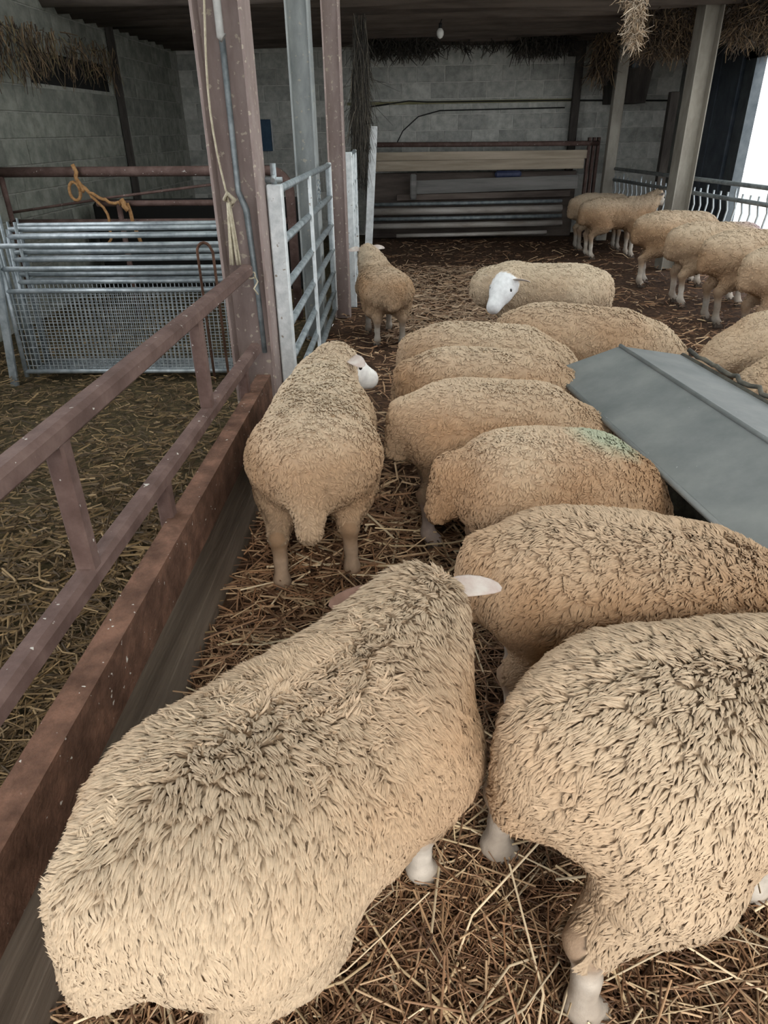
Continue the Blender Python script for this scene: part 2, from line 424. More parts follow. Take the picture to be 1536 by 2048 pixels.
def leaf_mesh(length, width, thick, cup=0.35):
    nu, nv = 12, 8; vs = []; fs = []
    for i in range(nv + 1):
        a = pi * i / nv
        for k in range(nu):
            b = 2*pi*k/nu
            x = 0.5 - 0.5*cos(a); w = sin(a) ** 0.8 * (1 - 0.25*x)
            y = w*cos(b)*width*0.5; z = w*sin(b)*thick*0.5 + cup*(abs(y)**1.5)*3.0 - 0.25*length*x*x
            vs.append((x*length, y, z))
    for i in range(nv):
        for k in range(nu):
            k2 = (k+1) % nu; fs.append((i*nu+k, i*nu+k2, (i+1)*nu+k2, (i+1)*nu+k))
    mb = MB(); mb.add(vs, fs, True); me = mb.mesh('ear'); fix_normals(me); return me
EAR = leaf_mesh(0.125, 0.07, 0.014)
EAR.materials.append(M['ear'])
EAR_SHADE = EAR.copy(); EAR_SHADE.materials.clear(); EAR_SHADE.materials.append(M['ear_shade'])
def hoof_mesh():
    mb = MB()
    for s in (-1, 1):
        y0, y1 = (0.003, 0.03) if s > 0 else (-0.03, -0.003)
        vs = [(-0.03,y0,0),(0.05,y0+s*0.002,0),(0.045,y1-s*0.004,0),(-0.03,y1,0),(-0.022,y0,0.045),(0.02,y0,0.05),(0.016,y1-s*0.004,0.05),(-0.022,y1-s*0.004,0.045)]
        mb.add(vs, [(0,3,2,1),(4,5,6,7),(0,1,5,4),(1,2,6,5),(2,3,7,6),(3,0,4,7)])
    me = mb.mesh('hoof'); fix_normals(me); me.materials.append(M['hoof']); return me
HOOF = hoof_mesh()
def ball_mesh(r, n=10):
    vs = []; fs = []
    for i in range(n//2 + 1):
        a = pi*i/(n//2)
        for k in range(n):
            b = 2*pi*k/n; vs.append((r*sin(a)*cos(b), r*sin(a)*sin(b), r*cos(a)))
    for i in range(n//2):
        for k in range(n):
            fs.append((i*n+k, (i+1)*n+k, (i+1)*n+(k+1) % n, i*n+(k+1) % n))
    mb = MB(); mb.add(vs, fs, True); return mb.mesh('ball')
EYE = ball_mesh(0.016); EYE.materials.append(M['eye'])

CREAM = np.array((0.60, 0.475, 0.335)); TAN = np.array((0.43, 0.275, 0.16)); DIRT_SHADE = np.array((0.31, 0.235, 0.165)); PALE = np.array((0.72, 0.625, 0.48))
SKIN = np.array((0.58, 0.53, 0.46)); SKIN_DIRTY = np.array((0.24, 0.18, 0.13))

def sheep(label, loc, heading, s=1.0, neck=(0.62, 0.0, 0.66), muzzle=(0.80, 0.0, 0.56), legs=((0,0),(0,0),(0,0),(0,0)),
          n_locks=6000, lock_len=0.030, lock_w=0.006, cell=0.016, seed=0, marks=(), tone=0.0, wide=1.0, tail=None, neck_mid=None,
          dirt_shade=0.5, ear_shade=False, ears=True, group=None, leg_skin=1.0, legh=1.0, face=SKIN, rump_drop=0.0, lx=0.85, wool_vary=0.5, lift0=0.38, hs=1.0, front_drop=0.0, leg_col=SKIN, up=0.0, ridge=0.3):
    rng = np.random.default_rng(seed + 100)
    root = empty('sheep', loc, radians(heading), label, 'sheep', group)
    w = wide
    N = np.array(neck, float) + np.array((0, 0, up)); Mz = np.array(muzzle, float) + np.array((0, 0, up))
    NM = np.array(neck_mid, float) if neck_mid is not None else 0.45*np.array((0.28*lx, 0, 0.53)) + 0.55*N
    if tail is None: tail = (-0.25*lx - 0.235, 0, 0.41 + up)
    wool = [
        ('e', (-0.25*lx, 0, 0.502 - rump_drop + up), (0.25*lx + 0.03, 0.222*w, 0.198)),
        ('e', (0.00, 0, 0.498 + up), (0.38*lx, 0.243*w, 0.200)),
        ('e', (0.23*lx, 0, 0.50 - front_drop + up), (0.195, 0.205*w, 0.195)),
        ('c', (0.27*lx, 0, 0.53 - front_drop + up), NM, 0.162, 0.13),
        ('c', NM, N, 0.13, 0.095),
        ('c', (-0.25*lx - 0.20, 0, 0.57 - rump_drop + up), tail, 0.062, 0.048),
    ]
    skin = []
    hd = Mz - N
    skin += [('c', N + 0.10*hd, N + 0.45*hd, 0.082*hs, 0.075*hs), ('c', N + 0.35*hd, Mz, 0.07*hs, 0.046*hs), ('c', Mz + np.array((0,0,-0.012)), Mz - 0.3*hd + np.array((0,0,-0.03)), 0.036, 0.045)]
    feet = []
    for i, (sx, sy) in enumerate(((-1, 1), (-1, -1), (1, 1), (1, -1))):
        dx, dy = legs[i]
        if sx < 0:
            hip = (-0.23*lx, 0.11*sy*w, 0.465 + up); st = (-0.21*lx + 0.25*dx, 0.13*sy*w + 0.3*dy, 0.36 + up)
            hk = (-0.37*lx + 0.8*dx, 0.125*sy*w + 0.8*dy, 0.25 + 0.6*up); ft = (-0.35*lx + dx, 0.125*sy*w + dy, 0.07); he = (-0.35*lx + 0.03 + dx, 0.125*sy*w + dy, 0.03)
            wool += [('c', hip, st, 0.148, 0.095), ('c', st, hk, 0.084, 0.037)]
            ck = tuple(0.45*hk[i_] + 0.55*ft[i_] + (0.006 if i_ == 0 else 0) for i_ in range(3))
            skin += [('c', hk, ck, 0.037, 0.026), ('c', ck, ft, 0.026, 0.031), ('c', ft, he, 0.031, 0.036), ('c', (hk[0]-0.022, hk[1], hk[2]+0.012), hk, 0.020, 0.034)]
        else:
            sh = (0.25*lx, 0.10*sy*w, 0.43 + up); el_ = (0.255*lx + 0.2*dx, 0.115*sy*w + 0.3*dy, 0.305 + up)
            kn = (0.27*lx + 0.6*dx, 0.11*sy*w + 0.7*dy, 0.205 + 0.6*up); ft = (0.27*lx + dx, 0.11*sy*w + dy, 0.07); he = (0.27*lx + 0.025 + dx, 0.11*sy*w + dy, 0.03)
            wool += [('c', sh, el_, 0.125, 0.062)]
            ck = tuple(0.4*kn[i_] + 0.6*ft[i_] for i_ in range(3))
            skin += [('c', el_, kn, 0.042, 0.036), ('c', kn, ck, 0.035, 0.025), ('c', ck, ft, 0.025, 0.030), ('c', ft, he, 0.031, 0.036)]
        feet.append(he)
    def field(p, prims, k):
        d = None
        for q in prims:
            e = ell(p, q[1], q[2]) if q[0] == 'e' else cone(p, q[1], q[2], q[3], q[4])
            d = e if d is None else smin(d, e, k)
        return d
    allp = [np.array((-0.75, -0.36*w, 0.0)), np.array((0.60, 0.36*w, 0.80 + up)), N - 0.2, N + 0.2, Mz - 0.12, Mz + 0.12] + [np.array(f) - 0.1 for f in feet] + [np.array(f) + 0.1 for f in feet]
    lo = np.min(allp, 0); hi = np.max(allp, 0); lo[2] = max(lo[2], -0.03)
    h = cell / s
    dims = np.ceil((hi - lo) / h).astype(int) + 1
    g = np.stack(np.meshgrid(*[lo[i] + h*np.arange(dims[i]) for i in range(3)], indexing='ij'), -1).reshape(-1, 3)
    dw = field(g, wool, 0.075); ds = field(g, skin, 0.02)
    lump = 0.006*smooth_noise(g, seed+7, 1.6)
    F = smin(dw + lump, ds, 0.02).reshape(dims)
    V, Q = surface_nets(F, lo, h)
    vw = field(V, wool, 0.075); vs_ = field(V, skin, 0.02)
    is_skin = (vs_ < vw - 0.002)
    # normals
    fn = np.cross(V[Q[:,2]] - V[Q[:,0]], V[Q[:,3]] - V[Q[:,1]])
    vn = np.zeros_like(V)
    for k in range(4): np.add.at(vn, Q[:,k], fn)
    vn = unit(vn)
    def wool_col(p, r=None):
        n1 = smooth_noise(p, seed+21, 0.8); n2 = smooth_noise(p, seed+22, 2.4); n3 = smooth_noise(p, seed+23, 1.3)
        t = np.clip(0.45 + tone + wool_vary*n1 + 0.2*n2, 0, 1)[:, None]
        c = CREAM*(1-t) + TAN*t
        up = np.clip((p[:,2]-0.60)/0.12, 0, 1)[:, None]*0.45     # weathered pale tips along the spine
        c = c*(1-up) + PALE*up
        d = np.clip((0.40 - p[:,2])/0.2 + 0.6*n3*dirt_shade, 0, 1)*dirt_shade  # dirt; on feed-barrier sheep also shade painted into the lower wool
        d = np.maximum(d, np.clip((-0.48 - p[:,0])/0.1, 0, 1)*np.clip((0.5-p[:,2])/0.15, 0, 1)*0.8*dirt_shade + 0.35*dirt_shade*np.clip(n3-0.45, 0, 1))[:, None]
        c = c*(1-d) + DIRT_SHADE*d
        for (mp_, mr_, mc_) in marks:
            q = np.clip(1.15 - np.linalg.norm((p - np.array(mp_))/np.array(mr_), axis=1), 0, 0.6)[:, None]
            c = c*(1-q) + np.array(mc_)*q
        return c
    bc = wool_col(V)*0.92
    zz = np.clip((V[:,2] - 0.02)/0.22, 0, 1)[:, None]; nn = np.clip(0.45 + 0.9*smooth_noise(V, seed+5, 6.0), 0, 1)[:, None]
    is_head = (np.linalg.norm(V - N, axis=1) < np.linalg.norm(V - np.array((0.3, 0, 0.2)), axis=1))[:, None]
    legc = leg_col*leg_skin*(1 - 0.75*nn*dirt_shade) + SKIN_DIRTY*0.75*nn*dirt_shade
    kz = np.clip((V[:,2] - 0.17)/0.08, 0, 1)[:, None]*0.8
    legc = legc*(1-kz) + TAN*0.75*kz
    sc = np.where(is_head, face*np.ones((len(V),1)), legc)
    mzd = np.clip(1.25 - np.linalg.norm(V - Mz, axis=1)/0.045, 0, 1)[:, None]*0.45*is_head
    sc = sc*(1-mzd) + np.array((0.42,0.34,0.33))*mzd
    bc = np.where(is_skin[:, None], sc, bc)
    body = link_mesh('body', np_mesh('body', V*s, Q, True, bc), M['hide'], root)
    # fleece
    tri = np.concatenate([Q[:, [0,1,2]], Q[:, [0,2,3]]]); fw = ~(is_skin[tri].any(1)); tri = tri[fw]
    ar = 0.5*np.linalg.norm(np.cross(V[tri[:,1]]-V[tri[:,0]], V[tri[:,2]]-V[tri[:,0]]), axis=1)
    pick = rng.choice(len(tri), n_locks, p=ar/ar.sum()); u1 = np.sqrt(rng.random(n_locks)); u2 = rng.random(n_locks)
    b0, b1, b2 = (1-u1)[:,None], (u1*(1-u2))[:,None], (u1*u2)[:,None]
    T = tri[pick]; P = V[T[:,0]]*b0 + V[T[:,1]]*b1 + V[T[:,2]]*b2; NN = unit(vn[T[:,0]]*b0 + vn[T[:,1]]*b1 + vn[T[:,2]]*b2)
    field_v = np.stack([-0.55 + 0.5*smooth_noise(P, seed+31, 1.1), 0.45*smooth_noise(P, seed+32, 1.3) + 0.3*np.sign(P[:,1]), -0.55 + 0.35*smooth_noise(P, seed+33, 1.2)], 1)
    field_v += 0.28*rng.normal(size=P.shape)
    tang = unit(field_v - NN*(field_v*NN).sum(1, keepdims=True))
    ln = lock_len/s*(0.65 + 0.6*rng.random(n_locks))*(1 + 0.35*ridge*np.clip((P[:,2]-0.58)/0.1, 0, 1))
    lift = lift0 + 0.25*rng.random(n_locks)[:, None] + 0.22*ridge*np.clip((P[:,2]-0.6)/0.08, 0, 1)[:, None]
    d0 = unit(NN*lift + tang*0.75); d1 = unit(NN*(lift-0.34) + tang*1.0)
    tip = P + d0*ln[:,None]*0.5 + d1*ln[:,None]*0.5; mid = P + d0*ln[:,None]*0.5
    nc = max(8, n_locks//18); cent = rng.choice(n_locks, nc, replace=False)
    kd = kdtree.KDTree(nc)
    for i, ci in enumerate(cent): kd.insert(P[ci], i)
    kd.balance()
    near = np.fromiter((kd.find(p)[1] for p in P), dtype=np.int64, count=n_locks); ce = cent[near]
    off = unit(P[ce] + NN[ce]*0.0 - P)
    cl = 0.5
    tip = tip*(1-cl) + (tip[ce]*cl); mid = mid*(1-0.35*cl) + mid[ce]*0.35*cl
    ax = unit(tip - P); sd = unit(np.cross(ax, NN)); ud = np.cross(sd, ax)
    ww = lock_w/s*(0.7 + 0.6*rng.random(n_locks))[:, None]
    base = P - NN*0.003
    VV = np.stack([base - sd*ww, base + ud*ww*0.9, base + sd*ww, mid - sd*ww*0.85, mid + ud*ww*0.8, mid + sd*ww*0.85, tip], 1)
    fb = np.array([(0,1,4),(0,4,3),(1,2,5),(1,5,4),(3,4,6),(4,5,6)])
    FF = (np.arange(n_locks)*7)[:, None, None] + fb[None]
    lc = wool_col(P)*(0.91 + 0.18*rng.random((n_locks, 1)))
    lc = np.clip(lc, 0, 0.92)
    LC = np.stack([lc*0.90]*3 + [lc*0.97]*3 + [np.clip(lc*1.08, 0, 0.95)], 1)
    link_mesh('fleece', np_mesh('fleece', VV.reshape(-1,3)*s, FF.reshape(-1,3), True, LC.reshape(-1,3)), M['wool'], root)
    # ears, eyes, hooves
    f = unit(hd); lat = unit(np.cross(np.array((0,0,1.0)), f)); upv = np.cross(f, lat)
    if ears:
        for sg in (1, -1):
            o = bpy.data.objects.new('ear', EAR_SHADE if ear_shade and sg > 0 else EAR); COL.objects.link(o); o.parent = root
            xd = unit(lat*sg*1.0 - f*0.25 + upv*0.12); zr = 0.65*upv - 0.75*f; zd = unit(zr - xd*(zr@xd)); yd = np.cross(zd, xd)
            m = Matrix((xd, yd, zd)).transposed().to_4x4(); m.translation = Vector((N + 0.10*hd + lat*sg*0.06 + upv*0.045)*s)
            o.matrix_local = m @ Matrix.Scale(s*1.12, 4)
            e = bpy.data.objects.new('eye', EYE); COL.objects.link(e); e.parent = root
            e.location = Vector((N + 0.42*hd + lat*sg*0.063*hs + upv*0.028)*s)
    for i, he in enumerate(feet):
        o = bpy.data.objects.new('hoof', HOOF); COL.objects.link(o); o.parent = root
        o.location = (he[0]*s - 0.005, he[1]*s, -0.004); o.scale = (s, s, s)
    return root

DOWN = dict(neck=(0.49, 0.0, 0.37), muzzle=(0.58, 0.0, 0.22), front_drop=0.035)
BY = 'sheep eating under the grey hood'
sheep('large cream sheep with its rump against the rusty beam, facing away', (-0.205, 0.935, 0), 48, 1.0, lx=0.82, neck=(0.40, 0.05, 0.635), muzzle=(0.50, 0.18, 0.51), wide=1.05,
      n_locks=62000, lock_len=0.030, lock_w=0.0034, cell=0.013, seed=1, ridge=1.0, tone=0.02, ear_shade=True, dirt_shade=0.45)
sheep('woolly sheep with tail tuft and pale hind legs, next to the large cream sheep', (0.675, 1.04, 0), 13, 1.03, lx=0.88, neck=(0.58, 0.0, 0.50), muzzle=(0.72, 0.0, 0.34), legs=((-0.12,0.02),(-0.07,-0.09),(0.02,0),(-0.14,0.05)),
      n_locks=62000, lock_len=0.030, lock_w=0.0034, cell=0.013, seed=2, ridge=0.8, tone=-0.02, front_drop=0.03, dirt_shade=0.7, group=BY)
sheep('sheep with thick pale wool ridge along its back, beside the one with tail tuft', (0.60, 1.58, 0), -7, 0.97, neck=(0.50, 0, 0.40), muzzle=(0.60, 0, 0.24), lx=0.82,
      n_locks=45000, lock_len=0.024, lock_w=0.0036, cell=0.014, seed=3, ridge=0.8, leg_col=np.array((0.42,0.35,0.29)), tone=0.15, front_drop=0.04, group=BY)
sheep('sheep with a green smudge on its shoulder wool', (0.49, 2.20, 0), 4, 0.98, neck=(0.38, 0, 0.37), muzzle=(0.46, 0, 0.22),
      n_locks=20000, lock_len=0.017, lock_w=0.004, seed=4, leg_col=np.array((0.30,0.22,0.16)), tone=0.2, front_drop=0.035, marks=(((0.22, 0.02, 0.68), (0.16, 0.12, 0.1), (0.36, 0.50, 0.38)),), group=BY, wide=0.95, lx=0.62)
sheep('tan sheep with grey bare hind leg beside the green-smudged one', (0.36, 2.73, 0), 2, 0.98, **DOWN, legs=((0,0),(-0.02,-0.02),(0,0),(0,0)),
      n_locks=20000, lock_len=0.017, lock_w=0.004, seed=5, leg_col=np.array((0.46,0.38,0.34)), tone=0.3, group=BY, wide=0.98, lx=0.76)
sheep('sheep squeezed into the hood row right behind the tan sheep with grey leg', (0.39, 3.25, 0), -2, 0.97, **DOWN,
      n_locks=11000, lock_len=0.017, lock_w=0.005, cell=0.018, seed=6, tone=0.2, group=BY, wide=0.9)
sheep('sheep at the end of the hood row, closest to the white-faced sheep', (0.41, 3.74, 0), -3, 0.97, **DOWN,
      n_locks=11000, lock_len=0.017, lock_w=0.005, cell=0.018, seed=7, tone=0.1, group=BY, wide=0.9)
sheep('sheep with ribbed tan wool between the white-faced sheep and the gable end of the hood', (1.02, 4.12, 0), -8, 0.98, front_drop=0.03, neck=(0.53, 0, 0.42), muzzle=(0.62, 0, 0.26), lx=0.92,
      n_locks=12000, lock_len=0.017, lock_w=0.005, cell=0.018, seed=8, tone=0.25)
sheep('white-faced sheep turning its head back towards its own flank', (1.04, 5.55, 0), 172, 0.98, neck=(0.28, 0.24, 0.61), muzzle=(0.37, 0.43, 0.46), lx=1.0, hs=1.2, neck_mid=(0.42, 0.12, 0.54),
      n_locks=9000, lock_len=0.013, lock_w=0.006, cell=0.017, seed=9, tone=-0.35, wool_vary=0.12, dirt_shade=0.2, face=np.array((0.85,0.86,0.86)))
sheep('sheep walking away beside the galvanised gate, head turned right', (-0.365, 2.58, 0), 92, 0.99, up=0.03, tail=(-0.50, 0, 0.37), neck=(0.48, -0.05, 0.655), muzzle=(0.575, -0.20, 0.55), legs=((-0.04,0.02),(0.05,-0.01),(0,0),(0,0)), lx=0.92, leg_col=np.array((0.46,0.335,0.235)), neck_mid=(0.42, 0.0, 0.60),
      n_locks=24000, lock_len=0.016, lock_w=0.004, cell=0.014, seed=10, tone=0.35, dirt_shade=0.75, wide=0.97, face=np.array((0.85,0.84,0.80)))
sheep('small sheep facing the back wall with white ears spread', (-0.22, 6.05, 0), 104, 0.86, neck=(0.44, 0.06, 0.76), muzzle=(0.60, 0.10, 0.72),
      n_locks=8000, lock_len=0.014, lock_w=0.006, cell=0.017, seed=11, tone=0.35, dirt_shade=0.8, leg_skin=0.7)
RG = 'sheep feeding at the barrier by the doorway'
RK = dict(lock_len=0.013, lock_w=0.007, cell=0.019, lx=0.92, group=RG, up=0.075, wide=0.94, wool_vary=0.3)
sheep('white-legged tan sheep lifting its head at the feed barrier', (2.80, 10.25, 0), 4, 0.98, neck=(0.54, 0, 0.70), muzzle=(0.73, -0.02, 0.62), n_locks=5000, seed=12, tone=0.5, dirt_shade=0.9, **RK)
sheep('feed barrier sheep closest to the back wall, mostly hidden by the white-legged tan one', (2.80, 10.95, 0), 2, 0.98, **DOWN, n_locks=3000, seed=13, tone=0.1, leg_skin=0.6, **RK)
sheep('sheep with brown stained rump and two white hind legs apart at the feed barrier', (3.00, 8.30, 0), 0, 1.0, **DOWN, legs=((0.03,0),(-0.08,0),(0,0),(0,0)), n_locks=5000, seed=14, tone=0.45, dirt_shade=0.9, **RK)
sheep('sheep with a purple smear on its back at the feed barrier', (3.04, 7.30, 0), 0, 1.0, **DOWN, n_locks=5000, seed=15, tone=0.25, dirt_shade=0.9, marks=(((0.30, 0, 0.68), (0.32, 0.12, 0.1), (0.42, 0.32, 0.50)),), **RK)
sheep('broad grey-backed sheep at the feed barrier beside the purple-smeared one', (3.08, 6.50, 0), 2, 1.02, **DOWN, n_locks=6000, seed=16, tone=0.3, dirt_shade=0.9, leg_skin=0.6, **RK)
sheep('feed barrier sheep with dark belly, standing closest to the hooded feeder', (3.12, 5.78, 0), 4, 1.0, **DOWN, n_locks=6000, seed=17, tone=0.35, dirt_shade=0.9, leg_skin=0.5, **RK)
RS = 'sheep between the hood and the feed barrier'
sheep('smooth pale sheep with lowered neck between the hood and the feed barrier', (2.20, 3.98, 0), 186, 0.98, **DOWN, n_locks=10000, lock_len=0.011, lock_w=0.006, cell=0.018, seed=18, tone=-0.2, group=RS)
sheep('curly tan sheep beside the smooth pale one at the rope edge of the hood', (2.12, 3.42, 0), 184, 0.92, **DOWN, n_locks=10000, lock_len=0.02, lock_w=0.006, cell=0.018, seed=19, tone=0.2, group=RS)

# ------------------------------------------------------------------ hooded feeder
fd = empty('hooded_feeder', (1.08, 2.2, 0), 0, 'low grey sheet-steel gable hood over a feed trough', 'feeder')
def slab(quad, t, name):
    a, b, c, d = [Vector(p) - Vector((1.08, 2.2, 0)) for p in quad]
    n = (b-a).cross(d-a).normalized()
    if n.z < 0: n = -n
    vs = [a, b, c, d] + [p - n*t for p in (a, b, c, d)]
    mb = MB().add(vs, [(0,1,2,3),(7,6,5,4),(0,4,5,1),(1,5,6,2),(2,6,7,3),(3,7,4,0)])
    o = mb.build(name, M['sheet'], fd); fix_normals(o.data); return o
rf, rn = Vector((1.01, 3.30, 0.68)), Vector((1.36, 1.05, 0.68))
lf, ln_ = Vector((0.705, 3.35, 0.545)), Vector((1.045, 1.05, 0.545))
gf, gn = Vector((1.36, 3.42, 0.60)), Vector((1.72, 1.05, 0.60))
hp1 = slab((lf, rf, rn, ln_), 0.012, 'hood_panel'); hp2 = slab((rf, gf, gn, rn), 0.012, 'hood_panel')
o0 = Vector((1.08, 2.2, 0))
MB().tube([rf - o0 + Vector((0,0,.002)), rn - o0 + Vector((0,0,.002))], 0.010, 6).build('ridge_seam', M['sheet'], fd)
MB().tube([lf - o0, ln_ - o0], 0.011, 6).build('rolled_edge', M['sheet'], hp1)
MB().tube([gf - o0, gn - o0], 0.012, 6).build('rolled_edge', M['trough'], hp2)
for a, b in ((lf, ln_), (gf, gn)):
    for t in (0.06, 0.94):
        p = a.lerp(b, t) - o0
        MB().bar((p.x + (0.06 if a is lf else -0.06), p.y, 0), (p.x + (0.06 if a is lf else -0.06), p.y, p.z + 0.01), 0.035, 0.035, up=(0,1,0)).build('leg', M['trough'], fd)
mb = MB(); c0, c1 = (lf+gf)/2 - o0, (ln_+gn)/2 - o0
prof = [(-0.17,0.26),(-0.12,0.06),(0.12,0.06),(0.17,0.26),(0.155,0.26),(0.11,0.075),(-0.11,0.075),(-0.155,0.26)]
mb.prism(prof, (c0.x, c0.y, 0), (c1.x, c1.y, 0)); o = mb.build('trough', M['trough'], fd); fix_normals(o.data)
rs_pts = []
for i in range(24):
    t = i/23*0.5; p = gf.lerp(gn, t)
    rs_pts.append((p.x + 0.025 + 0.012*sin(i*1.9), p.y, p.z + 0.018 + 0.008*cos(i*2.3)))
tag(MB().tube(rs_pts, 0.011, 6).build('rope', M['trough']), 'dark frayed rope lying along the hood edge facing the feed barrier', 'rope')

# ------------------------------------------------------------------ low wall and barrier on the left
lw = empty('low_partition', (-0.73, 1.0, 0), 0, 'low partition of rusty steel channel over a grey wooden board', 'partition')
o = MB().prism([(-0.035,0.53),(0.035,0.53),(0.035,0.37),(0.022,0.37),(0.022,0.515),(-0.022,0.515),(-0.022,0.40),(-0.035,0.40)], (0, -1.6, 0), (0, 2.36, 0)).build('channel_beam', M['rust_bare'], lw); fix_normals(o.data)
MB().box(-0.02, 0.015, -1.6, 2.36, 0.16, 0.365, bev=0.004).build('board', M['board'], lw)
MB().box(-0.02, 0.012, -1.6, 2.36, -0.02, 0.15, bev=0.004).build('board', M['board'], lw)
br = empty('tubular_barrier', (-0.77, 1.0, 0), 0, 'brown painted steel barrier with two rails above the low partition', 'barrier')
MB().bar((0, -1.4, 1.045), (0, 2.42, 1.025), 0.055, 0.055, bev=0.012).build('rail', M['rust'], br)
MB().bar((0, -1.4, 0.685), (0, 2.42, 0.65), 0.055, 0.055, bev=0.012).build('rail', M['rust'], br)
for y in (-0.75, 0.37, 1.49):
    MB().bar((0, y, 0.68), (0, y, 1.02), 0.046, 0.046, up=(0,1,0), bev=0.006).build('upright', M['rust'], br)
for y in (-0.3, 0.91, 2.1):
    MB().bar((0, y, 0.0), (0, y, 0.66), 0.046, 0.046, up=(0,1,0), bev=0.006).build('upright', M['rust'], br)

# ------------------------------------------------------------------ columns
def h_column(name, cx, cy, w, d, top, m, label, rz=0.0, t=0.014):
    c = empty(name, (cx, cy, 0), rz, label, 'column')
    MB().box(-w/2, -w/2 + t, -d/2, d/2, 0, top, bev=0.002).build('flange', m, c)
    MB().box(w/2 - t, w/2, -d/2, d/2, 0, top, bev=0.002).build('flange', m, c)
    MB().box(-w/2 + t*0.9, w/2 - t*0.9, -t/2, t/2, 0, top).build('web', m, c)
    return c
c1 = h_column('steel_column', -0.795, 3.55, 0.215, 0.20, 4.6, M['column'], 'red oxide H-section steel column at the end of the brown barrier')
h_column('steel_column', -0.80, 6.05, 0.17, 0.16, 4.6, M['column_grey'], 'grey flaking steel column behind the galvanised gate')
h_column('steel_column', -0.635, 6.80, 0.145, 0.15, 4.6, M['column'], 'slim red-brown steel column at the latch end of the gate')
h_column('steel_column', 3.27, 9.3, 0.22, 0.2, 2.9, M['column_pale'], 'pale dusty steel column standing in the feed barrier', radians(8))
tag(MB().box(2.99, 3.15, 11.85, 12.0, 0, 2.9, bev=0.008).build('timber_post', M['column_pale']), 'square grey post at the far end of the feed barrier', 'post')
tag(MB().box(2.57, 2.69, 12.72, 12.82, 0, 2.8, bev=0.008).box(2.45, 2.70, 12.70, 12.84, 2.55, 2.8, bev=0.008).build('timber_post', M['column_dark']), 'thin dark post with thick head against the block wall', 'post')
tag(MB().box(3.60, 3.72, 11.2, 11.32, 0, 2.0, bev=0.006).build('timber_post', M['column_dark']), 'short dark post between the pale column and the block wall', 'post')
# conduit + twine on first column
cx = -0.795
tag(MB().tube([(cx-0.002, 3.50, 4.0), (cx-0.002, 3.50, 1.96), (cx+0.012, 3.50, 1.95)], 0.019, 8).build('conduit', M['conduit']), 'pale plastic conduit pipe high on the red oxide column', 'conduit')
tag(MB().tube([(cx+0.0, 3.515, 1.95), (cx+0.0, 3.515, 1.36), (cx+0.03, 3.51, 1.28), (cx+0.045, 3.51, 0.9), (cx+0.05, 3.51, 0.6)], [0.014,0.014,0.016,0.013,0.013], 8).build('conduit', M['galv_dull']), 'thin grey conduit running down the red oxide column', 'conduit')
tw = empty('twine_hank', (cx, 3.47, 0), 0, 'cream twine hank hanging knotted on the red oxide column', 'twine')
for k in range(1):
    pts = [(-0.065 + 0.03*sin(i*0.35 + k) + 0.002*i, -0.03 + 0.008*k, 2.7 - i*0.078) for i in range(19)]
    MB().tube(pts, 0.005, 5).build('strand', M['twine'], tw)
for k in range(6):
    a = k*1.05
    pts = [(-0.035 + 0.012*cos(a)*(0.4+i*0.3), -0.025 + 0.012*sin(a), 1.32 - i*0.055) for i in range(6)]
    MB().tube(pts, 0.006, 5).build('strand', M['twine'], tw)
MB().tube([(-0.05, -0.03, 1.33), (-0.03, -0.05, 1.36), (-0.005, -0.03, 1.33), (-0.03, -0.01, 1.31)], 0.011, 6).build('knot', M['twine'], tw)
wt = empty('wire_tie', (-0.735, 3.42, 1.0), 0, 'short twisted wire tie where the top rail meets the red oxide column', 'wire')
MB().tube([(-0.045+0.045*cos(a), 0.045*sin(a)*0.6, 0.012*sin(2*a)) for a in np.linspace(0, 6.3, 14)], 0.004, 5).build('loop', M['twine'], wt)
MB().tube([(0, -0.02, 0), (0.02, -0.05, -0.02), (0.0, -0.06, -0.05), (0.015,-0.05,-0.08)], 0.004, 5).build('tail_end', M['twine'], wt)

# ------------------------------------------------------------------ galvanised gates
def gate(loc, L, H, z0, nr, label, rz=0.0, mids=(0.45, ), first=0.075, chain=True):
    g = empty('field_gate', loc, rz, label, 'gate')
    st0 = MB().box(-first/2, first/2, -0.01, 0.05, z0 - 0.04, H + 0.01, bev=0.006).build('stile', M['galv_pale'], g)
    MB().box(-0.02, 0.02, L - 0.045, L, z0, H, bev=0.006).build('stile', M['galv_pale'], g)
    MB().box(-0.018, 0.018, L - 0.14, L - 0.105, z0, H, bev=0.006).build('stile', M['galv'], g)
    for t in mids:
        MB().box(0.008, 0.028, L*t - 0.025, L*t + 0.025, z0, H - 0.02, bev=0.004).build('brace', M['galv_pale'], g)
    hs = np.cumsum(np.linspace(1.0, 0.62, nr - 1)); hs = H - 0.02 - (H - z0 - 0.04)*np.concatenate([[0], hs/hs[-1]])
    for z in hs:
        MB().tube([(0, 0.03, z), (0, L*0.5, z), (0, L - 0.02, z)], 0.021, 8).build('rail', M['galv_dull'], g)
    return g
g1 = gate((-0.645, 3.62, 0), 2.82, 1.37, 0.16, 7, 'galvanised seven-bar field gate hung beside the red oxide column', radians(0.5))
MB().tube([(0.0, -0.02, 1.40), (0.0, 0.02, 1.42), (0.0, 0.05, 1.40)], 0.012, 6).tube([(-0.05, 0.02, 1.40), (0.04, 0.02, 1.40)], 0.012, 6).tube([(0,0.02,1.37),(0,0.02,1.47)], 0.014, 8).build('hinge_bolt', M['galv'], g1.children[0])
ch = empty('gate_chain', (-0.66, 5.55, 1.27), 0, 'short rusty chain hanging from the gate top rail', 'chain')
for k in range(6):
    a = pi/2*(k % 2)
    MB().tube([(0.012*cos(t)*cos(a), 0.012*cos(t)*sin(a), -0.03*k + 0.021*sin(t)) for t in np.linspace(0, 2*pi, 9)], 0.004, 5).build('link', M['galv_dull'], ch)
